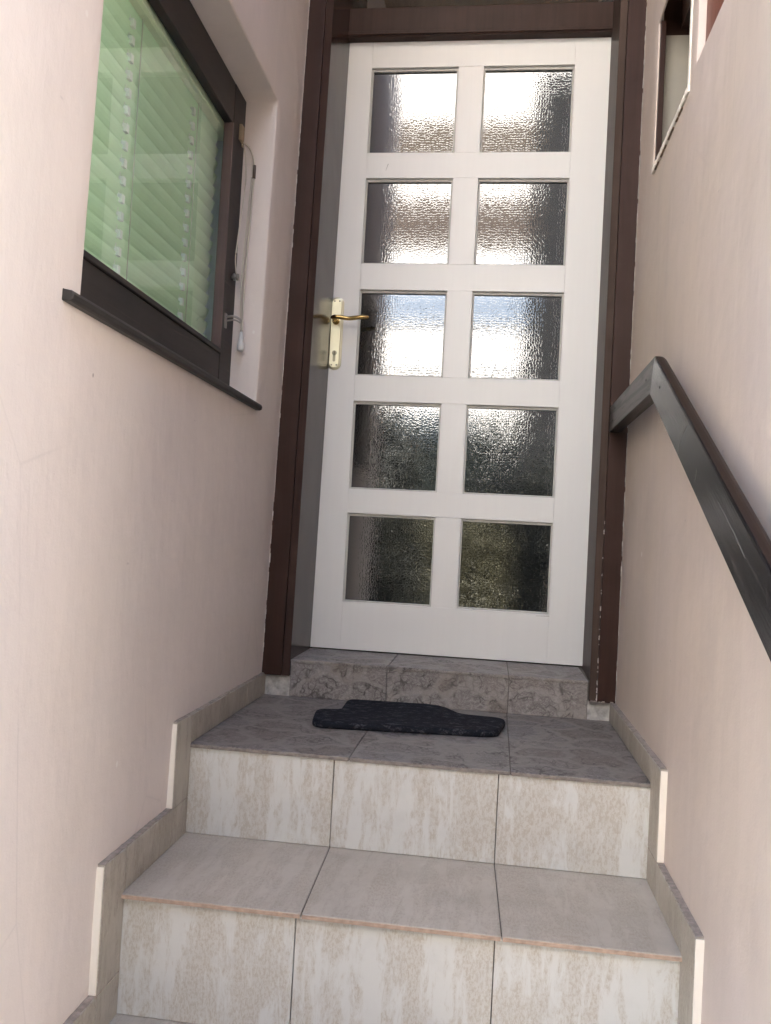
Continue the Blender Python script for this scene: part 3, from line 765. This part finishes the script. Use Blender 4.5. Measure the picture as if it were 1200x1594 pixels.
Rg = [[bm.verts.new((x, y, ZL + z)) for x, y in L] for L, z in loops]
n = len(outl)
for a, b in zip(Rg, Rg[1:]):
    for i in range(n): bm.faces.new((a[i], a[(i + 1) % n], b[(i + 1) % n], b[i])).smooth = True
bm.faces.new(Rg[-1]); bm.faces.new(Rg[0][::-1])
obj('rubber_slab', bm, M['rubber'], mt)

# ------------------------------------------------------------------ behind the camera: neighbour house, plus shed and bushes added for the pane reflections
hs_ = thing('neighbour_house', 'white rendered house with brown eaves across the yard', 'house', (.5, -10, GZ))
white = flat('white_render', (.84, .80, .74), .9, n=.2, scale=30, var=.08)
bm = B(); box(bm, -9, 12, -16, -10, GZ, 8.4); obj('house_wall', bm, white, hs_)
bm = B(); box(bm, -9, 12, -9.995, -9.93, 4.86, 5.60); obj('balcony_slab', bm, flat('brown_slab', (.085, .06, .045), .8), hs_)
bm = B(); box(bm, -9, 12, -9.995, -9.9, 3.68, 4.3); obj('balcony_rail', bm, flat('grey_blue_panel', (.24, .29, .36), .8), hs_)
bm = B(); box(bm, -9, 12, -9.995, -9.93, 2.93, 3.0); obj('string_course', bm, flat('grey_band', (.2, .2, .2), .8), hs_)
bm = B(); box(bm, -9, 12, -9.995, -9.93, 6.12, 6.78); obj('eaves', bm, flat('brown_eaves', (.09, .065, .045), .8), hs_)
bm = B(); box(bm, -9.5, 12.5, -16.5, -9.6, 8.41, 8.7); obj('roof', bm, flat('brown_roof', (.2, .12, .09), .8), hs_)
for x in (-3.2, -.9, 2.6):
    bm = B(); box(bm, x, x + 1.1, -9.995, -9.95, .9, 2.3); obj('window', bm, M['dark_glass'], hs_)
sd_ = thing('added_shed', 'tall dark shed added behind the camera to darken the glass reflection', 'shed', (2.2, -5, GZ))
bm = B()
for k in range(18): box(bm, .775 + k * .16, .775 + k * .16 + .156, -5.2, -5.0, GZ, 4.7)
obj('added_shed_wall', bm, flat('dark_boards', (.013, .012, .012), .9, n=.4, scale=20, var=.3), sd_)  # unseen; near-black boards added for a dark strip in the glass reflection

def added_shrub(name, label, c, rad, h, n, col, trunk=True):  # added bushes standing in for a person's dark reflection in the panes
    t = thing(name, label, 'added_shrub', (c[0], c[1], GZ)); bm = B()
    for k in range(n):
        a = random.random() * 2 * math.pi; u = random.random() ** .4; ph = math.acos(2 * random.random() - 1)
        lob = 1 + .25 * noise.noise(Vector((math.cos(a) * 2, math.sin(a) * 2, ph * 1.5 + c[0])))
        p = Vector((c[0] + rad * u * lob * math.sin(ph) * math.cos(a), c[1] + rad * .8 * u * lob * math.sin(ph) * math.sin(a), GZ + h * .52 + h * .5 * u * lob * math.cos(ph)))
        s_ = .05 + .04 * random.random()
        d1 = Vector((random.uniform(-1, 1), random.uniform(-1, 1), random.uniform(-1, 1))).normalized() * s_; d2 = d1.cross(Vector((random.uniform(-1, 1), random.uniform(-1, 1), random.uniform(-1, 1)))).normalized() * s_ * .5
        bm.faces.new([bm.verts.new(p - d1), bm.verts.new(p + d2), bm.verts.new(p + d1), bm.verts.new(p - d2)])
    s = NT(name + '_leaf'); s.set(s.mix(s.noise(6, 3), col, tuple(v * .5 for v in col)), .6)
    me = bpy.data.meshes.new('foliage'); bmesh.ops.translate(bm, vec=-BASE[t], verts=bm.verts); bm.to_mesh(me); bm.free(); me.materials.append(s.m)
    o = bpy.data.objects.new('foliage', me); COL.objects.link(o); o.parent = t
    b2 = B()
    for q in range(5): tube(b2, [(c[0] + .05 * q - .1, c[1], GZ), (c[0] + (q - 2) * rad * .25, c[1] + .1 * (q % 2), GZ + h * .6)], [.04, .015], 6)
    obj('stem', b2, flat(name + '_bark', (.12, .08, .05), .9), t)
added_shrub('added_shrub', 'dense dark bush added left of the passage to darken the pane reflections', (-.66, -3.55), .78, 2.62, 9000, (.032, .032, .022))
added_shrub('added_shrub', 'dark evergreen bush added right of the passage to darken the pane reflections', (1.22, -3.6), .55, 2.30, 7000, (.032, .034, .026))
added_shrub('added_shrub', 'low olive green bush added in the gap to tint the lower pane reflections', (.30, -5.5), .95, 1.75, 8000, (.085, .076, .035))
added_shrub('added_shrub', 'tall dark bush added before the white house to darken the pane reflections', (.30, -7.8), 1.5, 3.0, 9000, (.022, .03, .022))
